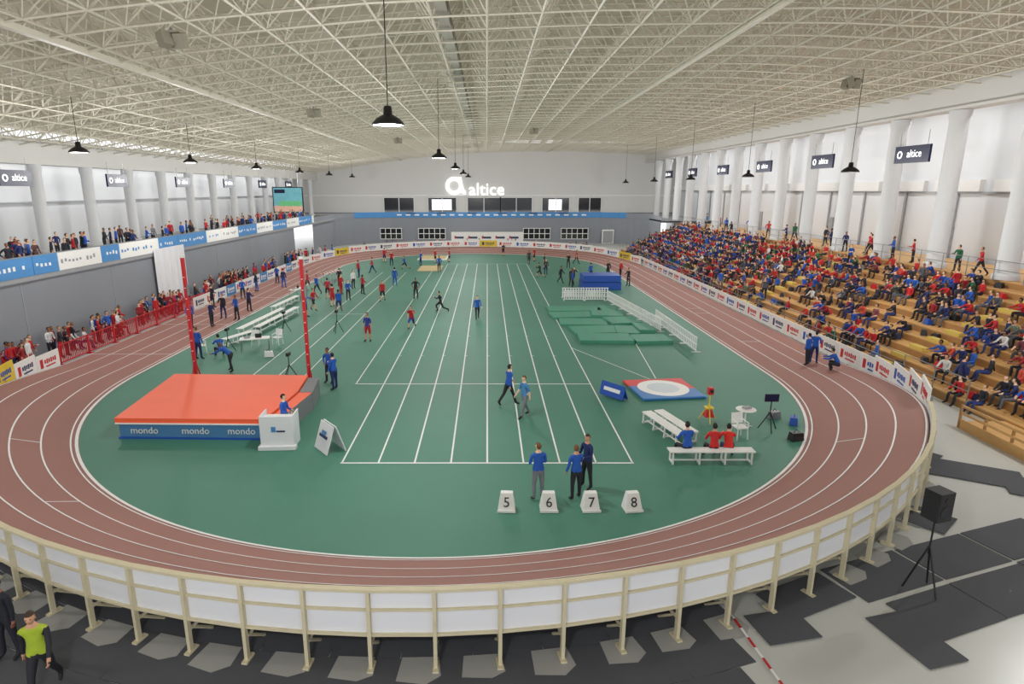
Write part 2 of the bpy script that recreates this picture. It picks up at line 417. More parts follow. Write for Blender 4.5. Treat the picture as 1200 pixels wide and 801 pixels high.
# red crowd fence at the left
mb=MB()
y=31.0
while y<46:
    mb.box((XL-.15,y+1.2,1.05),(.05,2.36,.05),'red'); mb.box((XL-.15,y+1.2,.12),(.05,2.36,.05),'red')
    for i in range(17): mb.box((XL-.15,y+.08+.14*i,.58),(.03,.03,.92),'red')
    for e in(.03,2.37): mb.box((XL-.15,y+e,.55),(.05,.05,1.05),'red'); mb.box((XL-.15,y+e,.03),(.5,.05,.05),'red')
    y+=2.42
mb.build('red_crowd_fence')
def strip(name,x,y0,y1,z0,z1,cols):
    mb=MB(); y=y0;i=0
    while y<y1:
        L=R.choice([2,3,4,5]); L=min(L,y1-y); k=cols[i%len(cols)]; i+=1
        mb.box((x,y+L/2,(z0+z1)/2),(.04,L-.04,z1-z0),k)
        ink='white' if k in('skyblue','blue') else R.choice(['text','skyblue','grey'])
        for j in range(int(L*2.6)):
            if R.random()<.75: mb.box((x+.025,y+.3+j*.33,(z0+z1)/2+R.uniform(-.05,.05)),(.012,.17,R.uniform(.12,.24)),ink)
        y+=L
    mb.box((x-.05,(y0+y1)/2,z1+.03),(.06,y1-y0,.06),'metal')
    mb.build(name)
strip('gallery_banner',-24.4,12,88,4.45,5.45,['white','skyblue','skyblue','white','white','skyblue','skyblue','white','skyblue'])
mb=MB(); n1=24
for i in range(n1):
    y0=45+4.6*i/n1;y1=45+4.6*(i+1)/n1; o0=.08*math.sin(i*1.3);o1=.08*math.sin((i+1)*1.3)
    mb.face([(-24.3+o0,y0,.5),(-24.3+o1,y1,.5),(-24.3+o1*.4,y1,4.7),(-24.3+o0*.4,y0,4.7)],'panel')
mb.build('hanging_cloth')
# ---- floor mats outside the bend
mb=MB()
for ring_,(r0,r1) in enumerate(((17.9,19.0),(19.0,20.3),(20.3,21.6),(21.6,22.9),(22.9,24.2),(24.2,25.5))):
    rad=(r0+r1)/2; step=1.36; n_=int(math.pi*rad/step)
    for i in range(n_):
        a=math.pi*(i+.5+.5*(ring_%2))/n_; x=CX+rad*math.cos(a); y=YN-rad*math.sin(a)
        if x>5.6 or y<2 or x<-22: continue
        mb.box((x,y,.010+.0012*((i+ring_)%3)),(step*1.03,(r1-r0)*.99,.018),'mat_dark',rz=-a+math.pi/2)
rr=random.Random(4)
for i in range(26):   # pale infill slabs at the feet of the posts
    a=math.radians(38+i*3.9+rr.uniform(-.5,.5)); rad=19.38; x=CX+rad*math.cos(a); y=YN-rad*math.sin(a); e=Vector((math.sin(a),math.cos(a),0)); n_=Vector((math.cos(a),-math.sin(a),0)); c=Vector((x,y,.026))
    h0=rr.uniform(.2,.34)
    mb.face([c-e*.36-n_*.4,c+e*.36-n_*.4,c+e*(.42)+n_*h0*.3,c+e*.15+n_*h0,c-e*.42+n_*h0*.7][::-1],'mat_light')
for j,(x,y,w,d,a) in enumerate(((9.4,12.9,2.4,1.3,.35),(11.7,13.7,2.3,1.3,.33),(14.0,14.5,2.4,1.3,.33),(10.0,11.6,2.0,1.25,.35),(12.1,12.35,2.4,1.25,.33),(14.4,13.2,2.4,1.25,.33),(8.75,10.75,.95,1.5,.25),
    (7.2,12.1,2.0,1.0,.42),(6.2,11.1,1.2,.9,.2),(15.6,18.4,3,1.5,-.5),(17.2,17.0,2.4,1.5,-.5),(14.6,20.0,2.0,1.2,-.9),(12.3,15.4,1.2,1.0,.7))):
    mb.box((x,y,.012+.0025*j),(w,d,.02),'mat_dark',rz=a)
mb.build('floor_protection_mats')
mb=MB()
for i in range(12):
    a=Vector((5.25,11.6,.04)).lerp(Vector((5.6,8.2,.04)),i/12); b=Vector((5.25,11.6,.04)).lerp(Vector((5.6,8.2,.04)),(i+1)/12)
    m_=(a+b)/2; mb.box(tuple(m_),(.05,.29,.01),'red' if i%2 else 'line',rz=.1)
mb.build('hazard_tape')
# ================================================================ BLEACHERS
XB,DP,RS,Z0,NT=19.9,.84,.37,.38,11
def tz(i): return Z0+RS*i
YS0,YS1=14.0,92.0
XE=33.6
mb=MB()
for i in range(NT):
    x0=XB+DP*i; d=DP if i<NT-1 else XE-x0
    mb.box((x0+d/2,(YS0+YS1)/2,tz(i)-.03),(d,YS1-YS0,.06),'wood')
    mb.box((x0+.03,(YS0+YS1)/2,tz(i)-.03-RS/2),(.05,YS1-YS0,RS),'woodd')
    for q in(.28,.56):
        mb.box((x0+q,(YS0+YS1)/2,tz(i)+.002),(.02,YS1-YS0,.006),'woodd')
for y in(30,47,64,80):
    for i in range(NT-1):
        mb.box((XB+DP*i+.18,y,tz(i)+.09),(.36,1.0,.18),'step')
mb.face([(XB,YS0,0)]+[p for i in range(NT) for p in((XB+DP*i,YS0,tz(i)),(XB+DP*(i+1) if i<NT-1 else XE,YS0,tz(i)))]+[(XE,YS0,0)],'woodd')
mb.build('spectator_bleachers')
mb=MB()
for z in(.35,.62,.9): mb.box((18.2,18.6,z),(.05,7.2,.09),'wood')
for i in range(7): mb.box((18.24,15.1+1.2*i,.47),(.07,.07,.94),'woodd')
mb.box((19.05,18.6,.15),(1.7,7.2,.3),'wood')
mb.build('timber_railing')
mb=MB()
for z in(.5,1.0): mb.tube((19.75,24,.38+z),(19.75,92,.38+z),.02,'metal')
y=24
while y<=92: mb.tube((19.75,y,.0),(19.75,y,1.38),.025,'metal'); y+=2
mb.build('handrail')
mb=MB()
for z in(.55,1.05): mb.tube((28.1,14,4.1+z),(28.1,92,4.1+z),.02,'metal')
y=14
while y<=92: mb.tube((28.1,y,4.05),(28.1,y,5.15),.025,'metal'); y+=2
mb.build('handrail')
# ================================================================ PEOPLE
PARTS=['hips','torso','neck','upper','fore','hand','thigh','calf','foot','skin','hair','eye','lip']
PI={p:i for i,p in enumerate(PARTS)}
def limb(f,ab,side):   # f: forward flexion deg, ab: abduction deg
    f=math.radians(f);ab=math.radians(ab)
    return Vector((side*math.sin(ab),math.sin(f)*math.cos(ab),-math.cos(f)*math.cos(ab)))
def make_template(pose,detail):
    lean=math.radians(pose.get('lean',2)); sd=Vector((0,math.sin(lean),math.cos(lean)))
    hip=pose.get('hip',[(4,5),(-3,5)]); knee=pose.get('knee',[5,3]); sh=pose.get('sh',[(5,9),(-3,9)]); el=pose.get('el',[12,12])
    fa=pose.get('fa',[6,6]); twist=pose.get('head',0)
    nodes=[];segs=[]
    def add(p,r,par,part):
        nodes.append((Vector(p),r,par)); i=len(nodes)-1
        if par is not None: segs.append((nodes[par][0],Vector(p),part))
        return i
    P=Vector((0,0,0))
    p0=add(P,.122,None,'hips')
    segs.append((P-Vector((0,0,.02)),P+sd*.03,'hips'))
    w=add(P+sd*.15,.114,p0,'torso'); ch=add(P+sd*.33,.124,w,'torso'); up=add(P+sd*.46,.098,ch,'torso')
    nk=add(P+sd*.535,.058,up,'torso'); hd=Vector((0,math.sin(lean*.4+.06),math.cos(lean*.4+.06)))
    n2=add(P+sd*.535+hd*.10,.052,nk,'neck')
    hc=P+sd*.535+hd*.165
    fingers=[]
    for k,side in enumerate((1,-1)):
        s0=P+sd*.455+Vector((side*.185,0,0))
        a=add(s0,.064,up,'torso')
        d=limb(sh[k][0],sh[k][1],side); e=s0+d*.285
        m_=add(s0+d*.14,.056,a,'upper'); ei=add(e,.047,m_,'upper')
        d2=limb(sh[k][0]+el[k],fa[k],side); wr=e+d2*.25
        m2=add(e+d2*.1,.045,ei,'fore'); wi=add(wr,.032,m2,'fore')
        hn=add(wr+d2*.07,.034,wi,'hand')
        if detail<2: add(wr+d2*.145,.022,hn,'hand')
        else: fingers.append((wr+d2*.085,d2,side))
        h0=P+Vector((side*.096,0,-.05)); d=limb(hip[k][0],hip[k][1],side)
        a=add(h0,.104,p0,'hips'); kn=h0+d*.42
        m_=add(h0+d*.18,.092,a,'thigh'); ki=add(kn,.064,m_,'thigh')
        d2=limb(hip[k][0]-knee[k],2,side); m2=add(kn+d2*.13,.063,ki,'calf'); an=kn+d2*.40
        ai=add(an,.046,m2,'calf')
        fd=d2.cross(Vector((1,0,0))); 
        if fd.y<0: fd=-fd
        if pose.get('flat',True) and knee[k]<120 and abs(hip[k][0]-knee[k])<35: fd=Vector((side*.12,1,-.06)).normalized(); dn=Vector((0,0,-1))
        else: dn=d2
        heel=add(an+dn*.035-fd*.03,.042,ai,'foot'); ball=add(an+dn*.045+fd*.11,.04,ai,'foot'); add(an+dn*.05+fd*.18,.029,ball,'foot')
    me=bpy.data.meshes.new('sk'); me.from_pydata([n[0] for n in nodes],[(n[2],i) for i,n in enumerate(nodes) if n[2] is not None],[])
    o=bpy.data.objects.new('sk',me); COL.objects.link(o)
    md=o.modifiers.new('s','SKIN'); md.use_smooth_shade=True
    for i,n in enumerate(nodes):
        me.skin_vertices[0].data[i].radius=(n[1],n[1]); me.skin_vertices[0].data[i].use_root=(i==0)
    if detail>0:
        sb=o.modifiers.new('b','SUBSURF'); sb.levels=1 if detail==1 else 2; sb.render_levels=sb.levels
    ev=o.evaluated_get(bpy.context.evaluated_depsgraph_get()); m2=bpy.data.meshes.new_from_object(ev)
    V=[v.co.copy() for v in m2.vertices]; F=[tuple(p.vertices) for p in m2.polygons]
    bpy.data.objects.remove(o); bpy.data.meshes.remove(me); bpy.data.meshes.remove(m2)
    A=np.array([s[0] for s in segs]);B=np.array([s[1] for s in segs]); AB=B-A; L2=(AB**2).sum(1)+1e-9
    pid=np.array([PI[s[2]] for s in segs])
    def near(Pt):
        Pt=np.asarray(Pt); t=np.clip(((Pt[:,None,:]-A)*AB).sum(2)/L2,0,1); Q=A+AB*t[:,:,None]
        return pid[((Pt[:,None,:]-Q)**2).sum(2).argmin(1)]
    Va=np.array(V); FC=np.array([Va[list(f)].mean(0) for f in F]); sdn=np.array(sd); pa=near(FC)
    # straight jacket hem just below the waist
    body=(pa==PI['hips'])|(pa==PI['torso']); hgt=FC@sdn
    pa[body&(hgt>=-.02)]=PI['torso']; pa[body&(hgt<-.02)]=PI['hips']
    parts=list(pa)
    t=np.clip((Va@sdn+.08)/.1,0,1)*np.clip((.50-Va@sdn)/.12,0,1); core=np.clip((.17-np.abs(Va[:,0]))/.06,0,1)
    Va[:,0]*=1+.28*t*core
    ax=np.outer(Va@sdn,sdn); dv=Va-ax; Va[:,1]-=(dv[:,1]*.14)*t*core
    V=[Vector(v) for v in Va]
    def addm(vs,fs,part):
        b=len(V); V.extend(vs)
        for f in fs: F.append(tuple(b+i for i in f)); parts.append(PI[part])
    yaw=Matrix.Rotation(math.radians(twist),3,'Z'); tilt=Matrix.Rotation(-(lean*.4),3,'X')
    def H(v): return hc+tilt@(yaw@v)
    nl,nn=(12,16) if detail==2 else (7,9)
    def sphere(sc,shape=True):
        vs=[];fs=[]
        for i in range(nl+1):
            th=math.pi*i/nl
            for j in range(nn):
                ph=2*math.pi*j/nn; x=math.sin(th)*math.cos(ph)*.076;y=math.sin(th)*math.sin(ph)*.096;z_=math.cos(th)*.118
                if shape:
                    if z_<0: x*=1-.30*(-z_/.118); 
                    if z_<-.02 and y<0: y*=.72
                    if z_<-.05 and y>0: y*=1.05
                vs.append(Vector((x,y,z_))*sc)
        for i in range(nl):
            for j in range(nn):
                k2=(j+1)%nn; fs.append((i*nn+j,(i+1)*nn+j,(i+1)*nn+k2,i*nn+k2))
        return vs,fs
    vs,fs=sphere(1)
    addm([H(v) for v in vs],fs,'skin')
    vs,fs=sphere(1.10); keep=[]
    for f in fs:
        c=sum((vs[i] for i in f),Vector())/4
        if c.z>.062 or (c.y<.015 and c.z>-.02) or (c.y<-.03 and c.z>-.075): keep.append(f)
    addm([H(v+Vector((0,-.004,.003))) for v in vs],keep,'hair')
    def blob(c,r,part,s=(1,1,1)):
        c=Vector(c); q=[Vector((r*s[0],0,0)),Vector((0,r*s[1],0)),Vector((-r*s[0],0,0)),Vector((0,-r*s[1],0)),Vector((0,0,r*s[2])),Vector((0,0,-r*s[2]))]
        addm([H(c+v) for v in q],[(0,1,4),(1,2,4),(2,3,4),(3,0,4),(1,0,5),(2,1,5),(3,2,5),(0,3,5)],part)
    if detail>=1:
        addm([H(Vector(v)) for v in((-.007,.088,.02),(.007,.088,.02),(.016,.088,-.03),(-.016,.088,-.03),(0,.118,-.022))],[(0,1,4),(1,2,4),(2,3,4),(3,0,4)],'skin')
    if detail==2:
        for s in(-1,1):
            blob((s*.03,.084,.012),.012,'eye',(1.2,.6,.7)); blob((s*.079,0,-.01),.03,'skin',(.3,.6,1)); blob((s*.03,.09,.03),.016,'hair',(1.2,.3,.3))
        blob((0,.088,-.055),.022,'lip',(1.1,.35,.3))
        for wr,d,side in fingers:
            x=Vector((0,1,0)) if abs(d.y)<.8 else Vector((0,0,1)); fwd=(x-d*x.dot(d)).normalized(); palm=d.cross(fwd)*(-side)
            if palm.x*side>0: palm=-palm
            for fi,(off,ln_) in enumerate(((.024,.062),(.009,.07),(-.008,.066),(-.024,.052))):
                p=wr+fwd*off; c1=(d+palm*.25).normalized();c2=(d*.75+palm*.66).normalized()
                ring(addm,[p,p+c1*ln_*.5,p+c1*ln_*.5+c2*ln_*.3,p+c1*ln_*.5+c2*ln_*.3+(c2+palm*.5).normalized()*ln_*.25],[.0095,.009,.008,.006])
            p=wr-d*.03+fwd*.022; c1=(d*.6+fwd*.8).normalized(); ring(addm,[p,p+c1*.03,p+c1*.03+(d*.9+fwd*.35).normalized()*.032],[.012,.0105,.007])
    Va=np.array([tuple(v) for v in V]); zmin=Va[:,2].min(); Va[:,2]-=zmin
    lt=np.array([len(f) for f in F]); lv=np.array([i for f in F for i in f])
    return dict(v=Va,lt=lt,lv=lv,p=np.array(parts),hip=-zmin)
def ring(addm,pts,rs,n=6):
    vs=[];fs=[]
    for i,(p,r) in enumerate(zip(pts,rs)):
        d=(pts[min(i+1,len(pts)-1)]-pts[max(i-1,0)]).normalized(); a=Vector((0,0,1)) if abs(d.z)<.9 else Vector((1,0,0))
        u=d.cross(a).normalized();w=d.cross(u)
        for j in range(n): t=2*math.pi*j/n; vs.append(p+u*math.cos(t)*r+w*math.sin(t)*r)
    for i in range(len(pts)-1):
        for j in range(n): k=(j+1)%n; fs.append((i*n+j,i*n+k,(i+1)*n+k,(i+1)*n+j))
    fs.append(tuple((len(pts)-1)*n+j for j in range(n))); addm(vs,fs,'hand')
def merge(name,items,loc=None,rz=0.0):
    """items: (template,x,y,z,yaw,scale,outfit)"""
    VV=[];LV=[];LT=[];CC=[];off=0
    for t,x,y,z_,yaw,sc,of in items:
        c,s=math.cos(yaw),math.sin(yaw); v=t['v']*sc
        VV.append(np.stack([v[:,0]*c-v[:,1]*s+x,v[:,0]*s+v[:,1]*c+y,v[:,2]+z_],1))
        LV.append(t['lv']+off); LT.append(t['lt']); off+=len(v)
        pal=np.array([of[k]+(1.0,) for k in PARTS]); CC.append(np.repeat(pal[t['p']],t['lt'],axis=0))
    V=np.concatenate(VV);LV=np.concatenate(LV);LT=np.concatenate(LT);CC=np.concatenate(CC)
    me=bpy.data.meshes.new(name); me.vertices.add(len(V)); me.vertices.foreach_set('co',V.ravel())
    me.loops.add(len(LV)); me.loops.foreach_set('vertex_index',LV.astype(np.int32))
    me.polygons.add(len(LT)); st=np.concatenate([[0],np.cumsum(LT)[:-1]]).astype(np.int32)
    me.polygons.foreach_set('loop_start',st); me.polygons.foreach_set('loop_total',LT.astype(np.int32))
    me.polygons.foreach_set('use_smooth',np.ones(len(LT),dtype=bool))
    me.update(calc_edges=True); me.validate()
    at=me.color_attributes.new('Col','FLOAT_COLOR','CORNER'); at.data.foreach_set('color',CC.astype(np.float32).ravel())
    me.materials.append(M['cloth']); o=bpy.data.objects.new(name,me); COL.objects.link(o)
    if loc: o.location=loc; o.rotation_euler=(0,0,rz)
    return o
SK=[S(225,180,150),S(205,155,125),S(235,195,165),S(150,100,75)]; HR=[S(40,28,22),S(60,42,30),S(25,22,22),S(110,80,50)]
def outfit(top,bottom,long=True,legs=True,shoes=(30,30,34),skin=None,hair=None,vest=None):
    sk=skin or R.choice(SK); T=S(*top);B=S(*bottom)
    return dict(hips=B,torso=S(*vest) if vest else T,neck=sk,upper=T,fore=T if long else sk,hand=sk,thigh=B,calf=B if legs else sk,foot=S(*shoes),skin=sk,hair=hair or R.choice(HR),eye=S(30,25,25),lip=S(160,90,85))
POSES=dict(
 stand=dict(), standb=dict(sh=[(10,12),(8,12)],el=[70,75],fa=[-25,-25],head=20), talk=dict(lean=4,sh=[(25,10),(5,10)],el=[80,15],fa=[-15,8],head=-25),
 hips=dict(sh=[(-15,38),(-15,38)],el=[40,40],fa=[-30,-30]), point=dict(sh=[(75,15),(0,8)],el=[10,10],fa=[10,6]),
 walk=dict(lean=4,hip=[(24,3),(-20,3)],knee=[8,18],sh=[(-20,8),(24,8)],el=[15,25]), walk2=dict(lean=3,hip=[(-16,3),(18,3)],knee=[14,5],sh=[(16,8),(-18,8)],el=[20,12]),
 run=dict(lean=12,hip=[(55,3),(-25,3)],knee=[75,45],sh=[(-45,12),(45,12)],el=[85,85],fa=[-5,-5]),
 sit=dict(lean=10,hip=[(92,9),(88,12)],knee=[88,82],sh=[(35,10),(30,10)],el=[40,45],fa=[-10,-12]),
 sitb=dict(lean=28,hip=[(98,12),(96,8)],knee=[100,96],sh=[(60,8),(55,8)],el=[30,35],fa=[-18,-15]),
 sitc=dict(lean=-8,hip=[(86,6),(90,6)],knee=[70,85],sh=[(-25,14),(15,10)],el=[5,60],fa=[10,-20]),
 bend=dict(lean=60,hip=[(20,5),(-5,5)],knee=[20,10],sh=[(60,10),(55,8)],el=[20,20]),
 crouch=dict(lean=30,hip=[(105,12),(100,12)],knee=[125,118],sh=[(55,10),(50,10)],el=[40,45],fa=[-10,-10]))
HI={k:make_template(p,2) for k,p in POSES.items() if k in('stand','standb','talk','hips','walk','walk2','sit','sitb','point','crouch')}
MD={k:make_template(p,1) for k,p in POSES.items()}
BLUE=(30,88,182);NAVY=(26,40,96);DK=(34,34,44);GR=(120,122,130);RED=(190,30,40)
def person(name,x,y,pose,yaw,top,bottom,hi=False,z=.02,sc=None,**kw):
    t=(HI if hi else MD)[pose]; sc=sc or R.uniform(.96,1.03)
    return merge(name,[(t,0,0,0,0,sc,outfit(top,bottom,**kw))],(x,y,z),math.radians(yaw))
person('official',1.5,16.6,'standb',15,BLUE,GR,True,sc=1.0)
person('official',2.62,16.6,'talk',20,BLUE,DK,True,sc=.96)
person('official',3.05,17.3,'standb',120,NAVY,DK,True,sc=1.0)
person('official',.9,24.8,'walk',-60,BLUE,DK,True,sc=1.03)
person('official',1.5,23.4,'walk2',120,(70,130,185),GR,True,long=False,sc=1.0)
mb=MB(); mb.box((0,0,0),(.22,.30,.006),'white',rx=.5); mb.build('paper_sheets',(2.70,16.98,1.07))
person('official',-7.45,21.2,'standb',-100,BLUE,DK,True)
person('official',-7.0,26.9,'talk',60,BLUE,NAVY,True); person('official',-7.5,27.9,'hips',150,BLUE,DK,True)
person('official',-12.9,29.8,'bend',80,BLUE,DK); person('official',-15.6,32.1,'stand',-20,BLUE,NAVY); person('official',-14.6,32.6,'crouch',40,BLUE,DK)
person('athlete',-7.2,36.1,'stand',160,(50,60,150),RED,long=False,legs=False); 
person('athlete',-5.0,39.7,'run',175,RED,(40,60,140),long=False,legs=False)
person('athlete',-3.5,45.5,'run',100,DK,DK,long=True); person('official',-.7,42.7,'walk',190,BLUE,DK)
person('athlete',-6.0,51.1,'hips',170,DK,DK,long=False); person('official',-8.8,58.2,'stand',0,BLUE,BLUE); person('athlete',-8.6,49.9,'walk',180,RED,DK,legs=False)
spots=[(-10.9,53.3),(-12.6,67.4),(-11.5,50.3),(-11.1,45.2),(-13.4,51.1),(-14.9,53.3),(-12.8,53.3),(-12.1,47.5),(-13.2,46.0),(-12.4,56.5),(-14.0,58.0),(-13.4,64),(-16.5,56),(-13.1,43.6)]
for i,(x,y) in enumerate(spots):
    c=R.choice([BLUE,BLUE,RED,RED,DK,(230,230,230),(180,40,60)])
    person('athlete' if c!=BLUE else 'official',x,y,R.choice(['stand','standb','talk','hips','walk','point']),R.uniform(0,360),c,R.choice([DK,DK,NAVY,RED]),long=R.random()<.7,legs=R.random()<.7)
spots=[(-5.4,68.9),(-6.5,77.2),(-4.8,78),(2.2,85.3),(5.5,64),(6.3,66),(5.1,75.3),(8.6,61),(6,79),(-9.5,71),(-11.5,74),(-8,74),(-13,78),(9.5,72),(11,76),(6.6,71)]
for x,y in spots:
    person('athlete',x,y,R.choice(['stand','walk','hips','talk','run']),R.uniform(0,360),R.choice([RED,RED,DK,BLUE,(60,60,70)]),R.choice([DK,DK,NAVY]),long=R.random()<.5,legs=R.random()<.6)
for x,y in((-21.4,47.2),(-18.8,43),(-17.6,42.4),(-19.6,39.7),(-18.5,40.4),(-17.9,45.5),(-20.5,51),(-20.8,55),(-19,57),(-20.6,60)):
    person('official',x,y,R.choice(['stand','standb','talk','hips','crouch']),R.uniform(0,360),R.choice([BLUE,BLUE,RED,DK,NAVY]),R.choice([DK,NAVY,BLUE]))
person('official',16.7,30.9,'stand',30,BLUE,DK); person('official',17.25,31.3,'standb',-40,BLUE,NAVY); person('official',17.6,29.6,'crouch',60,BLUE,DK)
for x,y in((7.9,56.6),(8.0,58.0),(12.6,64),(13.9,64),(7.2,60),(13.4,58),(10.5,62)): person('athlete',x,y,R.choice(['stand','talk','walk']),R.uniform(0,360),R.choice([BLUE,DK,RED]),DK)
person('steward',-8.0,9.3,'walk',200,DK,DK,True,sc=1.02,vest=(165,185,50),z=.03)
person('steward',-9.35,10.25,'stand',170,(28,30,40),DK,True,sc=.98,z=.03)
person('seated_official',6.75,19.25,'sit',10,BLUE,DK,True,z=.0)
person('seated_official',7.65,19.25,'sit',-5,(200,40,40),DK,True,z=.0)
person('seated_official',8.15,19.3,'sitb',-15,(215,45,35),NAVY,True,z=.0)
# seated crowd on the bleachers
cr=[];rr=random.Random(5)
COLS=[BLUE]*8+[(24,66,150)]*3+[NAVY]*4+[DK]*9+[RED]*9+[(150,30,36)]*2+[(200,70,55)]+[(34,96,66)]*1+[(215,215,215)]*2+[(80,85,95)]*3+[(120,60,70),(110,120,100)]
def rof():
    return dict(top=rr.choice(COLS),bottom=rr.choice([DK,DK,DK,NAVY,(60,60,70),(100,102,110),(40,60,120)]),long=rr.random()<.8)
for i in range(0,NT-1):
    y=16.0 if i<3 else 15.0
    while y<89:
        y+=.50+rr.random()*.10
        far=sm((y-46)/16)
        if i>=9: base=.38+.3*far
        elif i>=5: base=.68+.24*far
        else: base=.26+.52*far
        if y<26: base=.50 if i<7 else .35
        if 29.3<y<30.7 or 46.3<y<47.7 or 63.3<y<64.7: base*=.25
        cl=.35+1.0*(.5+.5*math.sin(y*1.1+i*1.7))+.3*math.sin(y*.43-i)
        cl=cl*(1-far)+far
        if rr.random()>base*cl: continue
        o_=rof()
        if 44<y<62 and i>=6 and rr.random()<.6: o_['top']=RED if rr.random()<.75 else (30,110,60)
        t=MD[rr.choice(['sit','sitb','sitc','sit'])]; sc=rr.uniform(.9,1.04)
        z_=tz(i)-(t['hip']*sc-.13)
        if i==0: z_=max(z_,0)
        cr.append((t,XB+DP*i+.30,y,z_,math.pi/2+rr.uniform(-.5,.5),sc,outfit(**o_)))
        if rr.random()<.04:
            cr.append((MD[rr.choice(['stand','talk','standb'])],XB+DP*i+.5,y+.4,tz(i),rr.uniform(0,6.28),rr.uniform(.88,1.0),outfit(**rof())))
merge('spectator_crowd',cr)
mb=MB()
for _ in range(150):
    i=rr.randrange(0,10); x=XB+DP*i+.55; y=rr.uniform(16,80); k=rr.choice(['black','black','navy','blue','grey','red','dark'])
    mb.box((x,y,tz(i)+.15),(.3,.42,.28),k,rz=rr.uniform(-.6,.6),taper=.75); mb.tube((x-.05,y-.1,tz(i)+.28),(x-.05,y+.1,tz(i)+.34),.02,k)
mb.build('spectator_bags',bevel=.03)
cr=[]
y=25
while y<86:
    y+=rr.uniform(1.0,2.8) if y>34 else rr.uniform(.6,1.3)
    if min(abs(y-(39.6+5.6*q)) for q in range(-4,10))<.9: continue
    cr.append((MD[rr.choice(['stand','talk','standb','hips','walk'])],rr.uniform(28.4,30.0),y,tz(10),math.pi/2+rr.uniform(-1,1),rr.uniform(.9,1.02),outfit(rr.choice([(34,96,66),RED,DK,DK,NAVY,BLUE]),DK)))
merge('standing_spectators',cr)
cr=[]
for _ in range(85):
    y=29+30*rr.random()**1.2
    cr.append((MD[rr.choice(['stand','talk','standb','hips','sit'])],rr.uniform(-24.1,-22.95),y,0,-math.pi/2+rr.uniform(-.7,.7),rr.uniform(.88,1.0),outfit(rr.choice([RED,RED,(150,30,36),BLUE,DK,DK,DK,(225,225,225),(150,30,40)]),rr.choice([DK,NAVY,RED]))))
for _ in range(34):
    cr.append((MD[rr.choice(['stand','talk','standb'])],rr.uniform(-24.1,-22.95),rr.uniform(55,78),0,-math.pi/2+rr.uniform(-.7,.7),rr.uniform(.9,1.0),outfit(rr.choice([RED,DK,BLUE,DK,(90,90,95)]),DK)))
merge('trackside_spectators',cr)
cr=[]
for _ in range(100):
    y=27+60*rr.random()
    cr.append((MD[rr.choice(['stand','talk','standb','hips'])],rr.uniform(-27.5,-25.1) if rr.random()<.8 else rr.uniform(-30,-27),y,4.5,-math.pi/2+rr.uniform(-.7,.7),rr.uniform(.9,1.02),outfit(rr.choice([DK,DK,DK,RED,BLUE,NAVY,(90,60,60),(120,120,125)]),DK)))
merge('gallery_spectators',cr)
cr=[]
for _ in range(26):
    a=rr.uniform(.5,math.pi-.1); cr.append((MD[rr.choice(['stand','talk','walk'])],CX+21.8*math.cos(a),YF+21.8*math.sin(a),0,rr.uniform(0,6.28),1,outfit(**rof())))
merge('far_end_spectators',cr)
# ================================================================ EQUIPMENT
mb=MB()
def prism(pts,z0,z1,kt,ks):
    mb.face([(p[0],p[1],z1) for p in pts],kt)
    for a,b in zip(pts,pts[1:]+pts[:1]): mb.face([(a[0],a[1],z0),(b[0],b[1],z0),(b[0],b[1],z1),(a[0],a[1],z1)],ks)
prism([(-13.6,21.15),(-8.15,21.0),(-7.9,24.2),(-8.1,26.4),(-14.1,26.6)],.0,.08,'blue','blue')
prism([(-13.55,21.2),(-8.2,21.05),(-7.95,24.2),(-8.15,26.35),(-14.05,26.55)],.08,.66,'matblue','matblue')
prism([(-13.62,21.1),(-8.1,20.98),(-7.85,24.2),(-8.05,26.45),(-14.15,26.65)],.66,.84,'orange','orange')
mb.box((-10.9,21.05,.64),(5.4,.1,.05),'white',rz=-.022)
mb.build('pole_vault_landing_mat',bevel=0)
mb=MB()
for q in(0,1.9,3.6): text(mb,'mondo',.36,frame((q,-.022*q,0),(1,-.022,0)),'white',.01)
mb.build('mat_lettering',(-12.6,21.13,.34))
mb=MB()
prism([(-8.0,21.3),(-7.55,21.7),(-7.25,24.2),(-7.8,24.2)],0,.78,'orange','greypad'); prism([(-7.8,24.25),(-7.25,24.25),(-7.5,26.2),(-8.0,26.3)],0,.78,'greypad','greypad')
mb.build('landing_mat_side_pad')
def upright(x,y):
    mb=MB(); mb.box((0,0,.12),(.5,1.0,.1),'red'); mb.box((0,0,.06),(.4,1.2,.05),'metal')
    mb.box((0,0,3.0),(.14,.14,5.8),'red'); mb.box((0,0,5.95),(.18,.18,.12),'white')
    mb.tube((0,.45,.15),(0,.06,1.0),.03,'red'); mb.tube((0,-.45,.15),(0,-.06,1.0),.03,'red')
    mb.box((.1,0,4.4),(.1,.14,.5),'metal'); mb.tube((.1,0,4.5),(.3,0,4.5),.02,'metal')
    for i in range(9): mb.box((0,-.075,1+.5*i),(.08,.01,.03),'white')
    mb.build('pole_vault_upright',(x,y,.02))
upright(-13.95,28.2); upright(-8.35,27.6)
mb=MB(); mb.box((0,0,.62),(1.15,.06,1.2),'panel'); mb.box((-.56,.4,.62),(.05,.8,1.2),'panel'); mb.box((.56,.4,.62),(.05,.8,1.2),'panel'); mb.box((0,.38,1.02),(1.1,.7,.05),'white')
mb.box((0,-.02,.08),(1.3,.25,.14),'panel'); mb.box((-.1,-.035,.75),(.16,.01,.2),'skyblue'); mb.box((.15,-.035,.68),(.3,.01,.06),'text')
mb.build('judges_desk',(-7.4,20.2,.02),rz=.05)
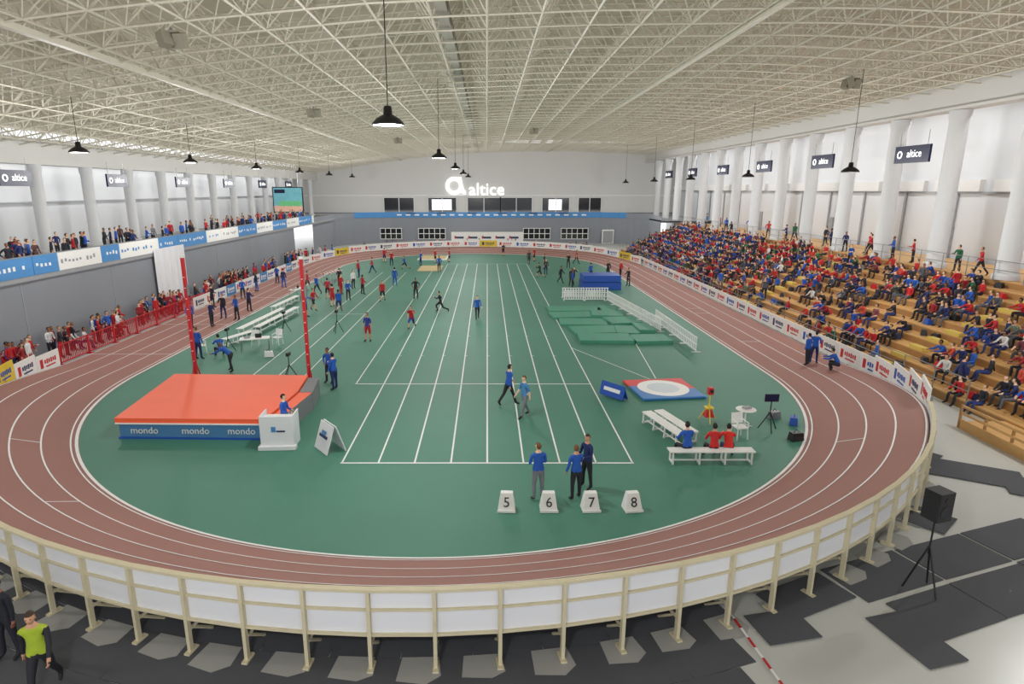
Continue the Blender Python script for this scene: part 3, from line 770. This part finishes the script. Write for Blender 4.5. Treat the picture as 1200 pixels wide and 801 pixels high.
def aboard(x,y,rz,k,ink,w=.75,h=1.05):
    mb=MB(); mb.box((0,-.2,h/2),(w,.04,h),k,rx=-.32); mb.box((0,.2,h/2),(w,.04,h),k,rx=.32)
    mb.box((0,-.235,h*.55),(w*.6,.02,h*.10),ink,rx=-.32); mb.box((0,-.20,h*.68),(w*.3,.02,h*.12),'skyblue',rx=-.32)
    mb.build('a_frame_board',(x,y,.02),rz=rz)
aboard(-5.55,20.2,-.9,'panel','text',1.0,1.0); 
mb=MB(); mb.box((0,0,.36),(1.3,.05,.62),'blue',rx=-.25); mb.box((0,.22,.3),(1.2,.04,.6),'blue',rx=.4); mb.box((0,-.035,.38),(.9,.02,.16),'white',rx=-.25)
mb.build('a_frame_board',(5.5,25.7,.02),rz=-.9)
for i,nn_ in enumerate('5678'):
    mb=MB(); w,d,h=.50,.42,.52
    b=[(-w/2,-d/2,0),(w/2,-d/2,0),(w/2,d/2,0),(-w/2,d/2,0)]; t=[(-w*.34,-d*.12,h),(w*.34,-d*.12,h),(w*.34,d*.3,h),(-w*.34,d*.3,h)]
    mb.face(b[::-1],'white'); mb.face(t,'white')
    for j in range(4): k2=(j+1)%4; mb.face([b[j],b[k2],t[k2],t[j]],'white')
    upv=Vector((0,d*.38,h)).normalized(); text(mb,nn_,.40,frame((0,-d*.31-.012,h*.52),(1,0,0),upv),'black',.004)
    mb.box((0,-d/2-.01,.04),(w*1.05,.04,.08),'white')
    mb.build('lane_number_box',(.56+1.2*i,16.0,.02),rz=.06*(i-1),bevel=.012)
m=bpy.data.materials.new('round_marked_mat'); m.use_nodes=True; nt=m.node_tree; bs=nt.nodes['Principled BSDF']
tc=nt.nodes.new('ShaderNodeTexCoord'); sx=nt.nodes.new('ShaderNodeSeparateXYZ'); nt.links.new(tc.outputs['Object'],sx.inputs[0])
def math_(op,a,b=None):
    n_=nt.nodes.new('ShaderNodeMath'); n_.operation=op
    for i,v in enumerate((a,b)):
        if v is None: continue
        if isinstance(v,(int,float)): n_.inputs[i].default_value=v
        else: nt.links.new(v,n_.inputs[i])
    return n_.outputs[0]
rr2=math_('SQRT',math_('ADD',math_('POWER',sx.outputs[0],2),math_('POWER',sx.outputs[1],2)))
def mixc(f,a,b):
    n_=nt.nodes.new('ShaderNodeMix'); n_.data_type='RGBA'; nt.links.new(f,n_.inputs[0])
    for i,v in((6,a),(7,b)):
        if isinstance(v,tuple): n_.inputs[i].default_value=v+(1,)
        else: nt.links.new(v,n_.inputs[i])
    return n_.outputs[2]
diag=math_('GREATER_THAN',math_('ADD',math_('MULTIPLY',sx.outputs[0],.25),sx.outputs[1]),.1)
c1=mixc(diag,S(50,120,190),S(215,45,45)); c2=mixc(math_('LESS_THAN',rr2,1.15),c1,S(240,240,240)); c3=mixc(math_('LESS_THAN',rr2,.72),c2,S(205,215,225))
nt.links.new(c3,bs.inputs['Base Color']); bs.inputs['Roughness'].default_value=.5; M['roundmat']=m
mb=MB(); mb.box((0,0,.06),(2.9,2.75,.10),'roundmat'); mb.build('shot_put_circle_mat',(8.05,26.8,.02),rz=.12,bevel=.03)
def bench(x,y,L,rz,name='bench'):
    mb=MB()
    for o_ in(-.14,0,.14): mb.box((0,o_,.45),(L,.12,.04),'white')
    for s in(-.46,-.15,.15,.46):
        for q in(-.17,.17): mb.box((s*L,q,.22),(.05,.05,.43),'white')
        mb.box((s*L,0,.06),(.05,.42,.05),'white')
    mb.box((0,0,.1),(L*.92,.04,.04),'white')
    mb.build(name,(x,y,.02),rz=rz)
bench(7.5,19.1,2.85,0); bench(6.6,21.6,2.5,-1.3); bench(7.1,21.8,2.4,-1.3)
def chair(x,y,rz):
    mb=MB(); mb.box((0,0,.45),(.44,.44,.04),'white'); mb.box((0,.22,.72),(.44,.04,.4),'white',rx=-.15)
    for sx_ in(-.19,.19):
        for sy in(-.19,.19): mb.tube((sx_,sy,.45),(sx_*1.15,sy*1.15,0),.02,'white')
        mb.tube((sx_*1.1,-.2,.64),(sx_*1.1,.22,.68),.02,'white'); mb.tube((sx_*1.1,-.2,.45),(sx_*1.1,-.2,.64),.02,'white')
    mb.build('plastic_chair',(x,y,.02),rz=rz)
chair(9.3,21.2,.2)
mb=MB(); mb.lathe((0,0,.7),[(0,0),(.36,0),(.38,.02),(.36,.04),(0,.04)],'white',20); mb.tube((0,0,0),(0,0,.7),.03,'white')
for a in range(4): mb.tube((0,0,.12),(.3*math.cos(a*1.57),.3*math.sin(a*1.57),0),.02,'white')
mb.box((.05,.05,.78),(.3,.2,.06),'grey',rz=.4); mb.build('round_table',(9.95,22.3,.02))
def tripod(x,y,h,kind,k='black',rz=0.0):
    mb=MB()
    for a in(0,2.09,4.19): mb.tube((0,0,h*.62),(.38*math.cos(a+.4),.38*math.sin(a+.4),0),.022,k,5)
    mb.tube((0,0,h*.5),(0,0,h),.022,k,6)
    if kind=='monitor': mb.box((0,0,h+.1),(.52,.05,.3),'black'); mb.box((0,-.03,h+.1),(.46,.01,.25),'navy'); 
    if kind=='camera': mb.box((0,0,h+.09),(.14,.3,.16),'black'); mb.tube((0,.15,h+.09),(0,.28,h+.09),.05,'black',10)
    if kind=='level': mb.box((0,0,h+.14),(.2,.2,.28),'red'); mb.tube((0,-.1,h+.16),(0,-.2,h+.16),.06,'black',10); mb.box((0,0,h*.5),(.3,.3,.05),'yellow'); mb.box((0,.0,h*.3),(.36,.36,.28),'red',taper=.6)
    if kind=='speaker': mb.box((0,0,h+.3),(.42,.38,.68),'black'); mb.tube((0,-.19,h+.18),(0,-.2,h+.18),.15,'dark',16); mb.tube((0,-.19,h+.46),(0,-.2,h+.46),.07,'dark',12)
    mb.build({'monitor':'monitor_on_tripod','camera':'camera_tripod','level':'measuring_instrument_tripod','speaker':'loudspeaker_on_stand'}[kind],(x,y,.045),rz=rz)
tripod(10.7,21.9,1.2,'monitor'); tripod(8.75,22.9,1.1,'level','yellow'); tripod(9.95,12.3,1.85,'speaker','black',.3)
tripod(-14.6,33.6,1.2,'camera'); tripod(-9.6,38.4,1.3,'camera'); tripod(-13.0,38.5,1.2,'camera'); tripod(-9.6,28.6,1.1,'camera')
def bag(x,y,k,rz=0):
    mb=MB(); mb.box((0,0,.16),(.5,.3,.3),k,taper=.82); mb.tube((-.12,0,.3),(0,0,.42),.015,'black'); mb.tube((.12,0,.3),(0,0,.42),.015,'black')
    mb.build('sports_bag',(x,y,.02),rz=rz,bevel=.04)
bag(11.5,23.2,'metal',.4); bag(12.0,22.6,'blue',1.1); bag(-12.0,32.6,'white',.3); bag(11.3,21.0,'black',.2)
mb=MB()
layout=[(6.6,46.2,4.0,1.9,.05,.12),(9.2,46.4,1.4,2.0,-.2,.12),(6.2,43.8,3.2,2.0,.12,.14),(8.7,43.9,2.2,2.0,-.1,.22),(6.6,41.4,3.2,2.1,-.06,.12),(9.3,41.6,2.1,2.1,.15,.2),(10.2,39.2,1.0,2.2,.0,.26),
 (7.0,38.9,3.0,2.1,.1,.14),(9.0,38.7,1.4,2.2,-.1,.18),(7.2,36.5,3.2,2.0,-.04,.2),(9.9,36.3,2.2,1.8,.08,.2)]
for x,y,w,d,a,h in layout:
    mb.box((x,y,h/2+.02),(w,d,h),'greenmat',rz=a)
    for q in(-.25,.25): mb.box((x+q*w,y,h+.022),(.04,d*.96,.006),'greypad',rz=a)
mb.build('green_foam_pads',bevel=.02)
mb=MB(); mb.box((10.5,57.0,.35),(3.5,2.6,.66),'blue'); mb.box((10.5,57.0,1.02),(3.4,2.5,.6),'blue'); mb.box((10.5,57,.69),(3.52,2.62,.03),'navy'); mb.build('blue_crash_mat',bevel=.04)
mb=MB()
def fence(a,b,h=.85):
    a=Vector(a);b=Vector(b);d=b-a;L=d.length;n_=max(1,round(L/1.9)); ang=math.atan2(d.y,d.x)
    for i in range(n_):
        p=a+d*(i/n_);q_=a+d*((i+1)/n_);m_=(p+q_)/2;l=L/n_-.06
        for z_ in(.12,h*.55,h): mb.box((m_.x,m_.y,z_),(l,.04,.06),'white',rz=ang)
        for j in range(9): r_=p+(q_-p)*((j+.5)/9); mb.box((r_.x,r_.y,h/2+.05),(.1,.02,h-.1),'white',rz=ang)
        for r_ in(p+(q_-p)*.03,p+(q_-p)*.97): mb.box((r_.x,r_.y,.03),(.06,.5,.05),'white',rz=ang)
fence((6.3,50.3,0),(9.8,50.3,0)); fence((9.9,50.3,0),(11.2,38.6,0)); fence((11.7,42,0),(11.8,33.5,0)); fence((6.3,51.6,0),(10.3,51.6,0))
mb.build('white_field_fence')
mb=MB(); mb.box((-7.2,83,.05),(3.4,5,.08),'sand'); 
for s in(-1.8,1.8): mb.box((-7.2+s,83,.07),(.2,5.4,.12),'line')
mb.box((-7.2,80.2,.07),(3.8,.2,.12),'line'); mb.build('long_jump_pit')
mb=MB(); mb.box((-6.6,71.5,.05),(2.6,5,.05),'sand'); mb.build('runway_mat')
for x,y,L,a in((-15.3,41,7,1.50),(-14.4,41.5,7,1.50),(-15.8,47.5,5,1.5),(-14.9,36.0,2.6,1.2)): bench(x,y,L,a,'long_bench')
def hurdle(x,y,rz):
    mb=MB(); mb.box((0,0,1.0),(1.15,.02,.08),'white')
    for s in(-.3,.3): mb.box((s,-.013,1.0),(.2,.01,.08),'red')
    for s in(-.55,.55): mb.box((s,0,.5),(.04,.03,1.0),'metal'); mb.box((s,-.3,.03),(.05,.7,.04),'metal')
    mb.box((0,0,.08),(1.1,.04,.04),'metal'); mb.build('hurdle',(x,y,.02),rz=rz)
for i in range(5): hurdle(-15.6+.1*i,59.5+.6*i,.2)
def table(x,y,rz,L=1.6):
    mb=MB(); mb.box((0,0,.73),(L,.7,.04),'white')
    for a in(-.46,.46):
        for b in(-.3,.3): mb.tube((a*L,b,.72),(a*L,b,0),.02,'metal')
    mb.box((.2,0,.87),(.34,.03,.24),'black'); mb.box((-.4,.05,.79),(.3,.22,.07),'grey'); mb.build('judges_table',(x,y,.02),rz=rz)
table(-13.2,33.9,.3); table(-16.2,51.8,1.4)
for x,y,a in((-13.6,35.0,.2),(-12.4,35.3,-.3),(-16.0,33.4,2)): chair(x,y,a)
mb=MB(); mb.box((0,0,1.35),(11,.12,2.6),'white'); 
for i in range(5): mb.box((-4.2+2.1*i,-.07,1.8),(1.2,.02,.3),'text'); mb.box((-4.9+2.1*i,-.07,1.85),(.25,.02,.4),'red')
for s in(-5.2,5.2): mb.box((s,.3,.05),(.1,.9,.1),'metal')
mb.build('large_banner_board',(0,95.3,0))
# ================================================================ LIGHT, CAMERA
w=bpy.data.worlds.new('daylight'); bpy.context.scene.world=w; w.use_nodes=True
bg=w.node_tree.nodes['Background']; bg.inputs[0].default_value=(.97,.985,1,1); bg.inputs[1].default_value=1.5
def strip_fill(name,loc,rot,power,sx_=.3,sy=100):
    l=bpy.data.lights.new(name,'AREA'); l.shape='RECTANGLE'; l.size=sx_; l.size_y=sy; l.energy=power; l.color=(.98,.99,1)
    o=bpy.data.objects.new(name,l); o.location=loc; o.rotation_euler=rot; COL.objects.link(o)
strip_fill('gallery_cove_light',(-31.4,56,11.0),(0,math.radians(35),0),1600)  # unseen area lamp added behind the fascia to brighten the left gallery
strip_fill('gallery_cove_light',(29.5,56,13.9),(0,math.radians(-35),0),2800)  # same added fill for the wall behind the right pillars
strip_fill('far_gallery_cove_light',(0,107.6,4.8),(math.radians(115),0,0),430,60,.3)  # added area lamp that lifts the far wall, not a fitting of the hall
cam=bpy.data.cameras.new('camera'); co=bpy.data.objects.new('camera',cam); COL.objects.link(co)
co.location=(0,0,8.93); co.rotation_euler=(math.radians(90-13.92),0,0); cam.sensor_width=36; cam.lens=21.6; cam.shift_x=.0242; cam.clip_end=400
bpy.context.scene.camera=co
try:
    bpy.context.scene.view_settings.view_transform='Standard'; bpy.context.scene.view_settings.look='None'
except Exception as e: print(e)
